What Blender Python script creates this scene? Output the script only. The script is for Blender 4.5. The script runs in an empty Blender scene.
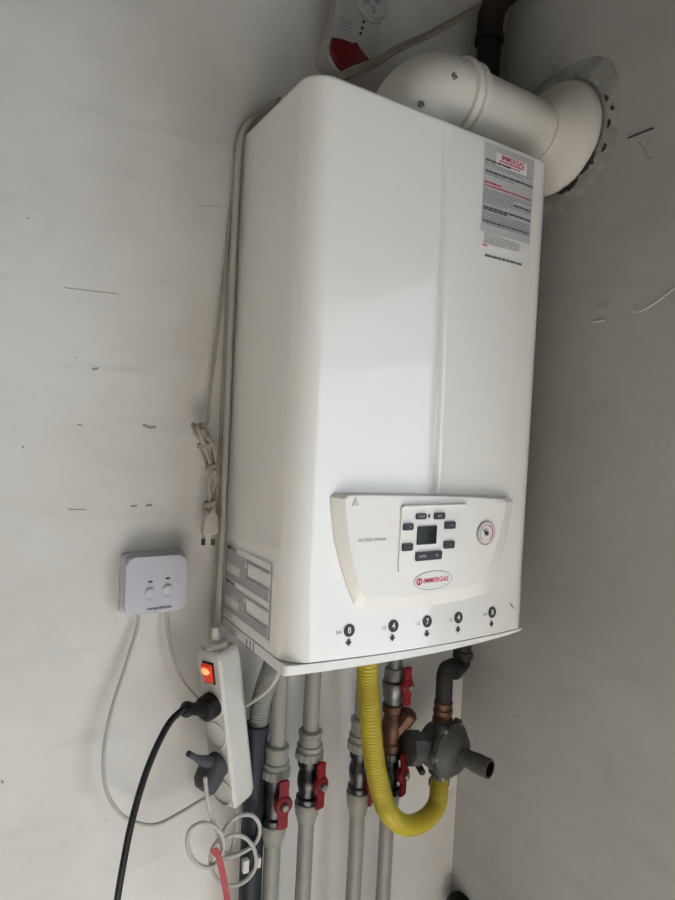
import bpy, bmesh, math, random
from mathutils import Vector, Matrix
random.seed(7)
S = bpy.context.scene
C = S.collection

# ------------------------------------------------------------------ camera, world, sun, exposure
CAM = Vector((-.3462, -.8840, 1.5564)); YAW, PIT, ROL, FPX = .5501, -.0342, .0486, 610.7
def cam_axes():
    cy, sy, cp, sp = math.cos(YAW), math.sin(YAW), math.cos(PIT), math.sin(PIT)
    f = Vector((sy*cp, cy*cp, sp)); r = Vector((cy, -sy, 0)); u = r.cross(f)
    cr, sr = math.cos(ROL), math.sin(ROL)
    return r*cr + u*sr, u*cr - r*sr, f
RT, UP, FW = cam_axes()
cd = bpy.data.cameras.new('camera'); cam = bpy.data.objects.new('camera', cd); C.objects.link(cam)
m = Matrix((RT, UP, -FW)).transposed().to_4x4(); m.translation = CAM; cam.matrix_world = m
cd.sensor_fit = 'VERTICAL'; cd.sensor_height = 36; cd.lens = FPX*36/900; cd.clip_start = .02
S.camera = cam

w = bpy.data.worlds.new('sky'); S.world = w; w.use_nodes = True
bg = w.node_tree.nodes['Background']; bg.inputs[0].default_value = (.76, .88, 1.0, 1); bg.inputs[1].default_value = 1.9
sd = bpy.data.lights.new('sun', 'SUN'); sd.energy = 36.0; sd.angle = .02; sd.color = (1, .965, .92)
sun = bpy.data.objects.new('sun', sd); C.objects.link(sun)
sun.rotation_euler = Vector((-1.0, -.02, -1.2)).to_track_quat('-Z', 'Y').to_euler()
WIN_Y0, WIN_Y1, WIN_Z0, WIN_Z1 = -.58, -1.90, .35, 1.95     # glazed door opening in the right wall
ad = bpy.data.lights.new('daylight_window', 'AREA'); ad.shape = 'RECTANGLE'; ad.size = 1.15; ad.size_y = 1.6; ad.energy = 7.5; ad.color = (.90, .95, 1.0)
al = bpy.data.objects.new('daylight_window', ad); C.objects.link(al)
al.location = (.60, -1.24, 1.15); al.rotation_euler = Vector((-1, 0, 0)).to_track_quat('-Z', 'Z').to_euler()
S.view_settings.view_transform = 'Standard'; S.view_settings.look = 'None'
S.view_settings.gamma = 1; S.view_settings.use_curve_mapping = False
S.view_settings.exposure = -0.08
S.cycles.use_denoising = True
S.cycles.max_bounces = 10; S.cycles.diffuse_bounces = 6

# ------------------------------------------------------------------ helpers
def P(u, v, y):
    """point at depth y (distance from the back wall) seen at photo position u, v"""
    d = RT*((u-337.5)/FPX) + UP*(-(v-450)/FPX) + FW
    return CAM + d*((y-CAM.y)/d.y)
def PX(u, v, x):
    d = RT*((u-337.5)/FPX) + UP*(-(v-450)/FPX) + FW
    return CAM + d*((x-CAM.x)/d.x)
def link(o, parent=None):
    C.objects.link(o)
    if parent is not None: o.parent = parent
    return o
def obj(name, bm, mat, parent=None, smooth=True, angle=.6):
    me = bpy.data.meshes.new(name); bmesh.ops.recalc_face_normals(bm, faces=bm.faces); bm.to_mesh(me); bm.free()
    me.materials.append(mat)
    if smooth:
        for p in me.polygons: p.use_smooth = True
        try: me.set_sharp_from_angle(angle=angle)
        except Exception: pass
    return link(bpy.data.objects.new(name, me), parent)
def thing(name, label, cat, loc=(0, 0, 0), group=None):
    o = bpy.data.objects.new(name, None); o.empty_display_size = .02; o.location = loc
    link(o); o['label'] = label; o['category'] = cat
    if group: o['group'] = group
    return o
def tag(o, label, cat, group=None):
    o['label'] = label; o['category'] = cat
    if group: o['group'] = group
    return o
def keep(root):
    """children were modelled in world space: cancel the root's own location"""
    inv = Matrix.Translation(root.location).inverted()
    for c in [c for c in C.objects if c.parent == root]: c.matrix_parent_inverse = inv
def smooth_path(pts, n=8):
    pts = [Vector(p) for p in pts]
    if len(pts) < 3: return pts
    out = []
    for i in range(len(pts)-1):
        p0 = pts[i-1] if i else pts[0]*2-pts[1]; p1 = pts[i]; p2 = pts[i+1]
        p3 = pts[i+2] if i+2 < len(pts) else pts[-1]*2-pts[-2]
        for k in range(n):
            t = k/n
            out.append(.5*((2*p1)+(p2-p0)*t+(2*p0-5*p1+4*p2-p3)*t*t+(3*p1-p0-3*p2+p3)*t**3))
    return out+[pts[-1]]
def tube(bm, pts, r, seg=12, cap=True, hollow=False):
    """swept tube; r a number or a function of index"""
    rf = r if callable(r) else (lambda i: r)
    n = len(pts); prev = None; rings = []
    for i, p in enumerate(pts):
        t = (pts[min(i+1, n-1)]-pts[max(i-1, 0)]).normalized()
        if prev is None:
            a = Vector((0, 0, 1)) if abs(t.z) < .9 else Vector((1, 0, 0))
            nx = (a - t*a.dot(t)).normalized()
        else: nx = (prev - t*prev.dot(t)).normalized()
        prev = nx; ny = t.cross(nx); rr = rf(i)
        rings.append([bm.verts.new(p+(nx*math.cos(a)+ny*math.sin(a))*rr) for a in [2*math.pi*k/seg for k in range(seg)]])
    for a, b in zip(rings, rings[1:]):
        for k in range(seg): bm.faces.new((a[k], a[(k+1) % seg], b[(k+1) % seg], b[k]))
    if cap: bm.faces.new(rings[0][::-1]); bm.faces.new(rings[-1])
    return rings
def frame(d, up=None):
    d = Vector(d).normalized(); a = Vector(up) if up else (Vector((0, 0, 1)) if abs(d.z) < .9 else Vector((0, -1, 0)))
    x = (a-d*a.dot(d)).normalized(); return d, x, d.cross(x)
def lathe(bm, o, d, prof, seg=28, facet=None):
    """profile [(distance along d, radius)] turned about the line from o along d"""
    o = Vector(o); d, x, y = frame(d); rings = []
    sg = facet or seg
    for h, r in prof:
        if r < 1e-6: rings.append([bm.verts.new(o+d*h)]); continue
        rings.append([bm.verts.new(o+d*h+(x*math.cos(2*math.pi*k/sg)+y*math.sin(2*math.pi*k/sg))*r) for k in range(sg)])
    for a, b in zip(rings, rings[1:]):
        for k in range(sg):
            k2 = (k+1) % sg
            if len(a) == 1 and len(b) == 1: continue
            if len(a) == 1: bm.faces.new((a[0], b[k2], b[k]))
            elif len(b) == 1: bm.faces.new((a[k], a[k2], b[0]))
            else: bm.faces.new((a[k], a[k2], b[k2], b[k]))
    if len(rings[0]) > 1: bm.faces.new(rings[0][::-1])
    if len(rings[-1]) > 1: bm.faces.new(rings[-1])
def box(bm, lo, hi, bev=0):
    lo, hi = Vector(lo), Vector(hi)
    b2 = bmesh.new(); bmesh.ops.create_cube(b2, size=1)
    for v in b2.verts: v.co = Vector(((lo.x+hi.x)/2+v.co.x*(hi.x-lo.x), (lo.y+hi.y)/2+v.co.y*(hi.y-lo.y), (lo.z+hi.z)/2+v.co.z*(hi.z-lo.z)))
    if bev: bmesh.ops.bevel(b2, geom=b2.edges[:], offset=bev, segments=3, affect='EDGES', profile=.5)
    me = bpy.data.meshes.new('t'); b2.to_mesh(me); b2.free(); bm.from_mesh(me); bpy.data.meshes.remove(me)
def prism(bm, pts, d, bev=0, seg=3):
    """outline of 3-D points pushed along vector d"""
    d = Vector(d); b2 = bmesh.new()
    a = [b2.verts.new(Vector(p)) for p in pts]; b = [b2.verts.new(Vector(p)+d) for p in pts]; n = len(a)
    b2.faces.new(a[::-1]); fb = b2.faces.new(b)
    for k in range(n): b2.faces.new((a[k], a[(k+1) % n], b[(k+1) % n], b[k]))
    if bev: bmesh.ops.bevel(b2, geom=list(fb.edges), offset=bev, segments=seg, affect='EDGES', profile=.5)
    bmesh.ops.recalc_face_normals(b2, faces=b2.faces)
    me = bpy.data.meshes.new('t'); b2.to_mesh(me); b2.free(); bm.from_mesh(me); bpy.data.meshes.remove(me)
def ell(cx, cz, rx, rz, n=28, a0=0): return [(cx+rx*math.cos(a0+2*math.pi*k/n), cz+rz*math.sin(a0+2*math.pi*k/n)) for k in range(n)]
def rrect(cx, cz, sx, sz, r, n=5):
    out = []
    for qx, qz, a in ((1, 1, 0), (-1, 1, 90), (-1, -1, 180), (1, -1, 270)):
        for k in range(n+1):
            t = math.radians(a+90*k/n); out.append((cx+qx*(sx/2-r)+r*math.cos(t), cz+qz*(sz/2-r)+r*math.sin(t)))
    return out
def text_bm(txt, size, mapf, align='CENTER', depth=0, shear=0, bold=0):
    cu = bpy.data.curves.new('t', 'FONT'); cu.body = txt; cu.size = size; cu.align_x = align; cu.align_y = 'CENTER'; cu.shear = shear; cu.offset = bold*size
    cu.resolution_u = 3
    o = bpy.data.objects.new('t', cu); C.objects.link(o)
    me = bpy.data.meshes.new_from_object(o.evaluated_get(bpy.context.evaluated_depsgraph_get()))
    bpy.data.objects.remove(o); bpy.data.curves.remove(cu)
    bm = bmesh.new(); bm.from_mesh(me); bpy.data.meshes.remove(me)
    for v in bm.verts: v.co = mapf(v.co.x, v.co.y)
    return bm
def join(bm, other):
    me = bpy.data.meshes.new('t'); other.to_mesh(me); other.free(); bm.from_mesh(me); bpy.data.meshes.remove(me)

# ------------------------------------------------------------------ materials
def mat(name, col, rough=.5, metal=0, coat=0, var=0, scale=8, emit=None, bump=0, bscale=60, spec=.5, dirt=None):
    mt = bpy.data.materials.new(name); mt.use_nodes = True; nt = mt.node_tree; b = nt.nodes['Principled BSDF']
    b.inputs['Base Color'].default_value = (*col, 1); b.inputs['Roughness'].default_value = rough; b.inputs['Metallic'].default_value = metal
    b.inputs['Coat Weight'].default_value = coat; b.inputs['Coat Roughness'].default_value = .05; b.inputs['Specular IOR Level'].default_value = spec
    tc = nt.nodes.new('ShaderNodeTexCoord')
    if var or dirt:
        nz = nt.nodes.new('ShaderNodeTexNoise'); nz.inputs['Scale'].default_value = scale; nz.inputs['Detail'].default_value = 5; nz.inputs['Roughness'].default_value = .6
        nt.links.new(tc.outputs['Object'], nz.inputs['Vector'])
        rp = nt.nodes.new('ShaderNodeValToRGB'); nt.links.new(nz.outputs['Fac'], rp.inputs[0])
        c2 = dirt or tuple(c*(1-var) for c in col)
        rp.color_ramp.elements[0].position = .32; rp.color_ramp.elements[0].color = (*c2, 1)
        rp.color_ramp.elements[1].position = .62; rp.color_ramp.elements[1].color = (*col, 1)
        nt.links.new(rp.outputs[0], b.inputs['Base Color'])
        mp = nt.nodes.new('ShaderNodeMapRange'); mp.inputs['To Min'].default_value = min(1, rough*1.25); mp.inputs['To Max'].default_value = rough
        nt.links.new(nz.outputs['Fac'], mp.inputs['Value']); nt.links.new(mp.outputs[0], b.inputs['Roughness'])
    if bump:
        n2 = nt.nodes.new('ShaderNodeTexNoise'); n2.inputs['Scale'].default_value = bscale; n2.inputs['Detail'].default_value = 4
        nt.links.new(tc.outputs['Object'], n2.inputs['Vector'])
        bp = nt.nodes.new('ShaderNodeBump'); bp.inputs['Strength'].default_value = bump; bp.inputs['Distance'].default_value = .002
        nt.links.new(n2.outputs['Fac'], bp.inputs['Height']); nt.links.new(bp.outputs[0], b.inputs['Normal'])
    if emit: b.inputs['Emission Color'].default_value = (*emit[:3], 1); b.inputs['Emission Strength'].default_value = emit[3]
    return mt
def wall_mat(name, base, dirtc):
    mt = mat(name, base, .75, bump=.18, bscale=35); nt = mt.node_tree; b = nt.nodes['Principled BSDF']
    tc = nt.nodes.new('ShaderNodeTexCoord'); cur = None
    mixes = ((1.7, .42, .66, dirtc, .8), (5.0, .48, .68, (base[0]*.86, base[1]*.83, base[2]*.81), .7), (16, .56, .70, tuple(c*.80 for c in base), .5), (46, .66, .72, tuple(c*.55 for c in base), .5))
    for sc, p0, p1, colr, amt in mixes:
        nz = nt.nodes.new('ShaderNodeTexNoise'); nz.inputs['Scale'].default_value = sc; nz.inputs['Detail'].default_value = 6; nz.inputs['Roughness'].default_value = .62
        if sc == 16:
            mg = nt.nodes.new('ShaderNodeMapping'); mg.inputs['Scale'].default_value = (.28, .28, 1.6); nt.links.new(tc.outputs['Object'], mg.inputs['Vector']); nt.links.new(mg.outputs[0], nz.inputs['Vector'])
        else: nt.links.new(tc.outputs['Object'], nz.inputs['Vector'])
        mr = nt.nodes.new('ShaderNodeMapRange'); mr.inputs['From Min'].default_value = p0; mr.inputs['From Max'].default_value = p1; mr.inputs['To Max'].default_value = amt
        nt.links.new(nz.outputs['Fac'], mr.inputs['Value'])
        mx = nt.nodes.new('ShaderNodeMix'); mx.data_type = 'RGBA'
        if cur: nt.links.new(cur, mx.inputs['A'])
        else: mx.inputs['A'].default_value = (*base, 1)
        mx.inputs['B'].default_value = (*colr, 1); nt.links.new(mr.outputs[0], mx.inputs['Factor']); cur = mx.outputs['Result']
    nt.links.new(cur, b.inputs['Base Color']); return mt
M = dict(
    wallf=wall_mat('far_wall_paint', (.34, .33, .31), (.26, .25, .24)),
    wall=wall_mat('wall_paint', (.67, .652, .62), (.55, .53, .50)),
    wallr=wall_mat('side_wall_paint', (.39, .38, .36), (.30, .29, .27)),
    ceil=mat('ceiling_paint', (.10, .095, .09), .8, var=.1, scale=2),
    floor=mat('floor_screed', (.60, .585, .56), .6, var=.12, scale=3),
    enamel=mat('boiler_enamel', (.815, .785, .74), .09, spec=.5, coat=.35, var=.03, scale=3),
    tray=mat('boiler_tray', (.74, .72, .69), .35, var=.08, scale=14),
    panel=mat('panel_plastic', (.79, .755, .705), .3, var=.03, scale=9),
    dark=mat('key_rubber', (.045, .045, .055), .45, spec=.22), lcd=mat('lcd_glass', (.010, .014, .012), .25, spec=.2), soft_ink=mat('soft_ink', (.13, .13, .135), .6), pale_ink=mat('pale_ink', (.38, .38, .385), .6),
    ink=mat('black_ink', (.03, .03, .035), .6), greyink=mat('grey_ink', (.26, .26, .28), .6), red_ink=mat('red_ink', (.62, .05, .09), .5),
    paper=mat('sticker_silver', (.52, .515, .505), .42, var=.08, scale=20), white_paper=mat('sticker_white', (.76, .74, .71), .45),
    green=mat('logo_outline', (.30, .33, .31), .5), dial=mat('dial_face', (.72, .68, .64), .4), ring=mat('gauge_ring', (.40, .38, .36), .35),
    flue=mat('flue_enamel', (.70, .665, .60), .32, var=.06, scale=6), rubber=mat('rosette_rubber', (.66, .63, .57), .5, var=.08, scale=9),
    steel=mat('screw_steel', (.32, .31, .29), .35, .8, var=.3, scale=90),
    plaster=mat('rough_plaster', (.35, .34, .315), .9, var=.42, scale=30, bump=.8, bscale=60),
    hole=mat('deep_gap', (.05, .045, .04), .9, var=.4, scale=40),
    grey_plastic=mat('control_box_plastic', (.50, .495, .55), .38, var=.03, scale=8),
    ppr=mat('ppr_pipe', (.235, .225, .195), .42, var=.12, scale=30), ppr_fit=mat('ppr_fitting', (.25, .24, .205), .45, var=.18, scale=50),
    valve=mat('valve_metal', (.07, .072, .075), .28, .85, var=.55, scale=70), red=mat('red_handle', (.20, .010, .016), .36, spec=.22, var=.3, scale=40),
    brass=mat('old_brass', (.13, .065, .035), .42, .7, var=.5, scale=60), galv=mat('galvanised_steel', (.20, .20, .20), .38, .7, var=.35, scale=60),
    iron=mat('cast_grey_paint', (.085, .082, .078), .45, .15, spec=.22, var=.3, scale=40, bump=.3, bscale=150), black_iron=mat('black_iron', (.030, .027, .024), .5, .1, spec=.22, var=.4, scale=40),
    bore=mat('bore_shade', (.004, .004, .004), 1, spec=0), yellow=mat('yellow_hose', (.44, .345, .016), .42, var=.12, scale=30),
    white_plastic=mat('strip_plastic', (.56, .545, .51), .42, dirt=(.52, .50, .46), scale=22), socket=mat('socket_plastic', (.60, .565, .52), .5, var=.12, scale=30),
    neon=mat('neon_rocker', (.45, .02, .012), .3, emit=(1, .06, .02, .35)), neon_hot=mat('neon_glow', (.9, .2, .05), .3, emit=(1, .2, .06, 2.2)), black=mat('black_plastic', (.008, .008, .009), .42, spec=.22),
    plug_grey=mat('plug_grey', (.065, .065, .07), .5, spec=.22, var=.15, scale=40), cable=mat('white_cable', (.43, .41, .37), .45, var=.1, scale=40), old_cable=mat('yellowed_cable', (.36, .325, .265), .5, var=.25, scale=30),
    drain=mat('slate_pipe', (.022, .026, .034), .42, spec=.22, var=.3, scale=12), corr=mat('corrugated_grey', (.22, .215, .19), .55, var=.15, scale=30),
    brown=mat('brown_pipe', (.022, .015, .012), .5, spec=.22, var=.4, scale=20), ribbon=mat('red_ribbon', (.36, .045, .055), .6, var=.2, scale=40),
    detw=mat('detector_plastic', (.43, .41, .385), .42, var=.05, scale=20), dome=mat('red_dome', (.15, .006, .010), .22, spec=.22, coat=.4),
    scuff=mat('scuff', (.40, .38, .355), .8, var=.3, scale=60), scuff_white=mat('fresh_filler', (.52, .515, .50), .8), frame=mat('window_frame', (.8, .8, .78), .3), light_metal=mat('handle_screw', (.26, .25, .23), .35, .6, var=.3, scale=60))
gl = bpy.data.materials.new('clear_glass'); gl.use_nodes = True; nt = gl.node_tree; b = nt.nodes['Principled BSDF']
b.inputs['Transmission Weight'].default_value = 1; b.inputs['Roughness'].default_value = 0; b.inputs['IOR'].default_value = 1.01; M['glass'] = gl

# ------------------------------------------------------------------ setting
RX = .515; LX = -1.55; FY = -2.4; CZ = 2.62
def struct(name, bm, m, parent=None, smooth=False):
    o = obj(name, bm, m, parent, smooth); o['kind'] = 'structure'; return o
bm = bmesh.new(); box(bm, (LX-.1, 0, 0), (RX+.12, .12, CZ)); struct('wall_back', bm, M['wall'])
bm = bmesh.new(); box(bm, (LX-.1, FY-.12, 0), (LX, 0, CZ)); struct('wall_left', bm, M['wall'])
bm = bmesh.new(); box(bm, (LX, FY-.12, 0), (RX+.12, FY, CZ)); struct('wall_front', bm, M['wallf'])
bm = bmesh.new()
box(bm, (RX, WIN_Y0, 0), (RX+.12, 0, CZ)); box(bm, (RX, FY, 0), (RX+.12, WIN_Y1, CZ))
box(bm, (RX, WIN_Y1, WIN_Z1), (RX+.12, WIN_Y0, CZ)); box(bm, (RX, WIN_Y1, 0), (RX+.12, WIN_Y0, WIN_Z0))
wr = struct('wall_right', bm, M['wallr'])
bm = bmesh.new(); box(bm, (LX-.1, FY-.12, -.1), (RX+.12, .12, 0)); struct('floor', bm, M['floor'])
bm = bmesh.new(); box(bm, (LX-.1, FY-.12, CZ), (RX+.12, .12, CZ+.1)); struct('ceiling', bm, M['ceil'])
bm = bmesh.new(); t_ = .045
for lo, hi in (((RX+.04, WIN_Y0-t_, WIN_Z0), (RX+.08, WIN_Y0, WIN_Z1)), ((RX+.04, WIN_Y1, WIN_Z0), (RX+.08, WIN_Y1+t_, WIN_Z1)),
               ((RX+.04, WIN_Y1, WIN_Z1-t_), (RX+.08, WIN_Y0, WIN_Z1)), ((RX+.04, WIN_Y1, WIN_Z0), (RX+.08, WIN_Y0, WIN_Z0+t_))): box(bm, lo, hi, .004)
wf = struct('window_1', bm, M['frame'])

# ------------------------------------------------------------------ boiler
W, D, Z0, Z1, RC = .434, .2209, 1.25, 1.99, .032
def sst(t): t = max(0, min(1, t)); return t*t*(3-2*t)
def bulge(x, z): return .010*sst((1.36-z)/.10)*max(0, math.sin(math.pi*min(1, max(0, x/W))))**.8
GX0 = .212
def groove(x, z):
    g = GX0+.012*(Z1-z)/.5
    k = sst((Z1-.012-z)/.01)*sst((z-1.46)/.03)
    return -k*.0046*math.exp(-((x-g)/.0028)**2) + k*.0012*sst((x-g-.002)/.006)*sst((W-.05-x)/.02)
def yf(x, z): return -D - bulge(x, z) - groove(x, z)
def F(x, z, e=.0007): return Vector((x, yf(x, z)-e, z))
def profile(inset=0, rc=RC):
    pr = [(0+inset, -.004)]
    for k in range(1, 8): pr.append((inset, -.004-(D-rc-.004)*k/8))
    for k in range(13):
        a = math.pi/2*k/12; pr.append((inset+rc-rc*math.cos(a), -(D-rc)-(rc-inset)*math.sin(a)))
    n = 150
    for k in range(1, n): pr.append((rc+(W-2*rc)*k/n, -D))
    for k in range(13):
        a = math.pi/2*k/12; pr.append((W-inset-rc+rc*math.sin(a), -(D-rc)-(rc-inset)*math.cos(a)))
    for k in range(7, 0, -1): pr.append((W-inset, -.004-(D-rc-.004)*k/8))
    pr.append((W-inset, -.004)); return pr
boiler = thing('gas_boiler', 'large glossy white wall-hung gas boiler with control panel and round flue on top', 'boiler', (W/2, -.01, Z0))
pr = profile(); cxm, cym = W/2, -D/2
def seam(x): return Z0+.0115 - .007*x/W - .002*math.sin(math.pi*min(1, max(0, x/W)))
bm = bmesh.new(); rows = []
zs = [0, .3, .6, 1]
zl = [None, 1.285, 1.30, 1.315, 1.33, 1.345, 1.36, 1.40, 1.45, 1.46, 1.47, 1.48, 1.49, 1.55, 1.65, 1.75, 1.85, 1.95, 1.966, 1.972, 1.978, 1.983]
for z in zl:
    rows.append([(x, y, z if z else seam(x)) for x, y in pr])
def shrink(e, z): return [(x+(cxm-x)*e/cxm, y if y > -.01 else y+e*(-1 if y > cym else 1)*abs((y-cym)/cym), z) for x, y in pr]
for a in (15, 35, 60, 90): rows.append(shrink(.007*(1-math.cos(math.radians(a))), Z1-.007+.007*math.sin(math.radians(a))))
vr = []
for row in rows:
    r = []
    for i, (x, y, z) in enumerate(row):
        fy = sst((-y-(D-RC))/RC) if -y > D-RC else 0
        r.append(bm.verts.new((x, y-fy*(bulge(x, z)+groove(x, z)), z)))
    vr.append(r)
for a, b_ in zip(vr, vr[1:]):
    for k in range(len(a)-1): bm.faces.new((a[k], a[k+1], b_[k+1], b_[k]))
bm.faces.new(vr[-1])
obj('cover', bm, M['enamel'], boiler, angle=.9)
# bottom tray with sharp front corners, bowed forward
bm = bmesh.new(); n = 40
loop = [(0.0, -.004), (0.0, -D+.004), (.003, -D)] + [(.003+(W-.006)*k/n, -D-.0085*math.sin(math.pi*k/n)**.8) for k in range(1, n-3)] + [(W-.012, -D+.0008), (W-.022, -D+.004), (W-.010, -D+.014), (W-.003, -D+.03), (W, -D+.05), (W, -.004)]
lv = [[bm.verts.new((x, y+dy*(1 if y < -.1 else 0), (seam(x)-.0015 if dz is None else Z0-.004+.005*sst(x/W-.6)+dz-(.0035*math.sin(math.pi*min(1, x/W)) if y < -.1 else 0)))) for x, y in loop] for dz, dy in ((0, .003), (.003, 0), (None, -.001))]
for a, b_ in zip(lv, lv[1:]):
    for k in range(len(a)-1): bm.faces.new((a[k], a[k+1], b_[k+1], b_[k]))
bm.faces.new(lv[0]); bm.faces.new(lv[2])
obj('bottom_tray', bm, M['tray'], boiler, angle=.5)
bm = bmesh.new(); box(bm, (.03, -.004, Z0+.1), (W-.03, -.0005, Z1-.1)); obj('wall_bracket', bm, M['steel'], boiler, False)
for u, v in ((300, 676), (328, 671)):
    bm = bmesh.new(); p = P(u, v, -.175); lathe(bm, (p.x, p.y, Z0+.001), (0, 0, -1), [(0, .014), (.005, .014), (.008, .011), (.010, .006), (.0105, 0)]); obj('bottom_cap', bm, M['ppr_fit'], boiler)
# control panel
out_px = [(330, 497), (331, 512), (334, 540), (340, 565), (347, 588), (353, 603), (361, 609.5), (380, 609), (410, 606.5), (440, 602.5), (465, 598), (483, 593), (492, 585), (499, 564), (505.5, 540), (510, 516), (512.5, 501), (508, 496.5), (480, 495.5), (440, 494), (390, 493), (350, 492.5), (334, 493)]
in_px = [(343.5, 499), (344.5, 512), (347, 538), (352, 562), (357, 582), (360.5, 594), (366, 599), (384, 598.5), (412, 596), (441, 592), (463, 588), (478, 583.5), (486, 575), (494, 555), (500, 534), (505, 513), (507, 503), (503, 499), (478, 497), (440, 495.8), (392, 495), (360, 494.6), (348, 495)]
PD = -D-.013
bm = bmesh.new()
o_ = [P(u, v, -D) for u, v in out_px]; i_ = [P(u, v, PD) for u, v in in_px]
va = [bm.verts.new((p.x, yf(p.x, p.z)+.003, p.z)) for p in o_]
vo = [bm.verts.new((p.x, yf(p.x, p.z)-.0015, p.z)) for p in o_]
vi = [bm.verts.new(p) for p in i_]; N = len(vi)
cen = sum(i_, Vector())/N; vii = [bm.verts.new(p+(cen-p)*.015+Vector((0, -.0012, 0))) for p in i_]
for a, b_ in ((va, vo), (vo, vi), (vi, vii)):
    for k in range(N): bm.faces.new((a[k], a[(k+1) % N], b_[(k+1) % N], b_[k]))
bm.faces.new(vii)
panel = obj('control_panel', bm, M['panel'], boiler, angle=.35)
PF = PD-.0012
def Q(u, v, e=0): p = P(u, v, PF-e); return p
def flat(name, outline, m, parent, y, h=.0006, bev=0, label=None):
    bm = bmesh.new(); prism(bm, [Vector((x, y, z)) for x, z in outline], (0, -h, 0), bev); o = obj(name, bm, m, parent, angle=.5)
    if label: o['label'] = label
    return o
# raised key field
a, c = Q(401, 506), Q(458, 566); kx0, kx1, kz1, kz0 = a.x, c.x, a.z, c.z
flat('key_field', rrect((kx0+kx1)/2, (kz0+kz1)/2, kx1-kx0, kz1-kz0, .003), M['panel'], panel, PF+.0005, .0028, .0008)
KF = PF-.0024
l0, l1 = Q(402, 507.5), Q(465, 505.5)
bm = bmesh.new(); box(bm, (l0.x, KF-.003, kz1-.002), (l1.x, PF, kz1+.001), .0006); obj('key_field_lip', bm, M['panel'], panel)
def PK(u, v): return P(u, v, KF)
def key(u0, v0, u1, v1, icon, name='button'):
    a, c = PK(u0, v0), PK(u1, v1); cx, cz, sx, sz = (a.x+c.x)/2, (a.z+c.z)/2, abs(c.x-a.x)*.9, abs(a.z-c.z)*.82
    k = flat(name, rrect(cx, cz, sx, sz, .0018), M['dark'], panel, KF+.0003, .0028, .0006)
    for ox, txt in icon: obj('button_mark', text_bm(txt, min(sz*.5, .0052), lambda x, y, cx=cx+ox*sx, cz=cz: Vector((cx+x, KF-.00262, cz+y))), M['grey_plastic'], k, False)
key(415.5, 513, 426, 519.5, [(0, 'MODE')]); key(433.5, 512, 444.5, 519.5, [(0, 'RST')])
key(402.5, 523, 413, 530.5, [(.15, '+')]); key(444, 521, 455, 529, [(.1, '+')])
key(401.5, 543, 412.5, 551, [(.1, '-')]); key(443, 540.5, 454, 548.5, [(.1, '-')])
key(414, 551.5, 442, 559.5, [(-.25, 'INFO'), (.3, 'O')])
a, c = PK(417.5, 526.5), PK(435.5, 543.5)
flat('display', rrect((a.x+c.x)/2, (a.z+c.z)/2, c.x-a.x, a.z-c.z, .0008), M['lcd'], panel, KF, .0016, .0004, 'black square display')
p = PK(429, 516); flat('indicator', [(p.x-.0022, p.z), (p.x, p.z-.0034), (p.x+.0022, p.z), (p.x, p.z+.0034)], M['ink'], panel, KF, .0006)
# logo
p = Q(433, 580)
e_o = ell(p.x, p.z, .0345, .0135, 40); e_i = ell(p.x, p.z, .0335, .0125, 40)
bm = bmesh.new()
A = [bm.verts.new((x, PF-.0007, z)) for x, z in e_o]; B = [bm.verts.new((x, PF-.0007, z)) for x, z in e_i]
for k in range(40): bm.faces.new((A[k], A[(k+1) % 40], B[(k+1) % 40], B[k]))
lg = flat('logo_badge', e_o, M['white_paper'], panel, PF+.0003, .0008)
obj('logo_outline', bm, M['green'], lg, False)
bm = text_bm('IMMERGAS', .0096, lambda x, y: Vector((p.x+.0045+x, PF-.0009, p.z+y)), shear=.15, bold=.02)
def ringm(bm, cx, cz, r0, r1, y, n=28, sq=1):
    A = [bm.verts.new((x, y, z)) for x, z in ell(cx, cz, r1, r1*sq, n)]; B = [bm.verts.new((x, y, z)) for x, z in ell(cx, cz, r0, r0*sq, n)]
    for k in range(n): bm.faces.new((A[k], A[(k+1) % n], B[(k+1) % n], B[k]))
ringm(bm, p.x-.0252, p.z, .0030, .0052, PF-.0009)
bm.faces.new([bm.verts.new((p.x-.0252+a, PF-.0009, p.z+b)) for a, b in ((-.0012, -.003), (.0012, -.003), (.0012, .003), (-.0012, .003))])
obj('logo_lettering', bm, M['red_ink'], lg, False)
p = Q(372, 540); bm = text_bm('VICTRIX OMNIA', .0062, lambda x, y: Vector((p.x+x, PF-.0004, p.z+y))); obj('model_lettering', bm, M['greyink'], panel, False)
p = Q(355.5, 502); flat('flame_mark', [(p.x-.005, p.z-.005), (p.x+.005, p.z-.005), (p.x+.003, p.z+.001), (p.x, p.z+.006), (p.x-.003, p.z+.001)], M['socket'], panel, PF+.0003, .0012)
p = Q(499.5, 504.5); bm = bmesh.new(); lathe(bm, (p.x, PF+.0003, p.z), (0, -1, 0), [(0, .0055), (.001, .0055), (.0015, .004), (.0008, .003)]); obj('screw_cover', bm, M['panel'], panel)
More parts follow.
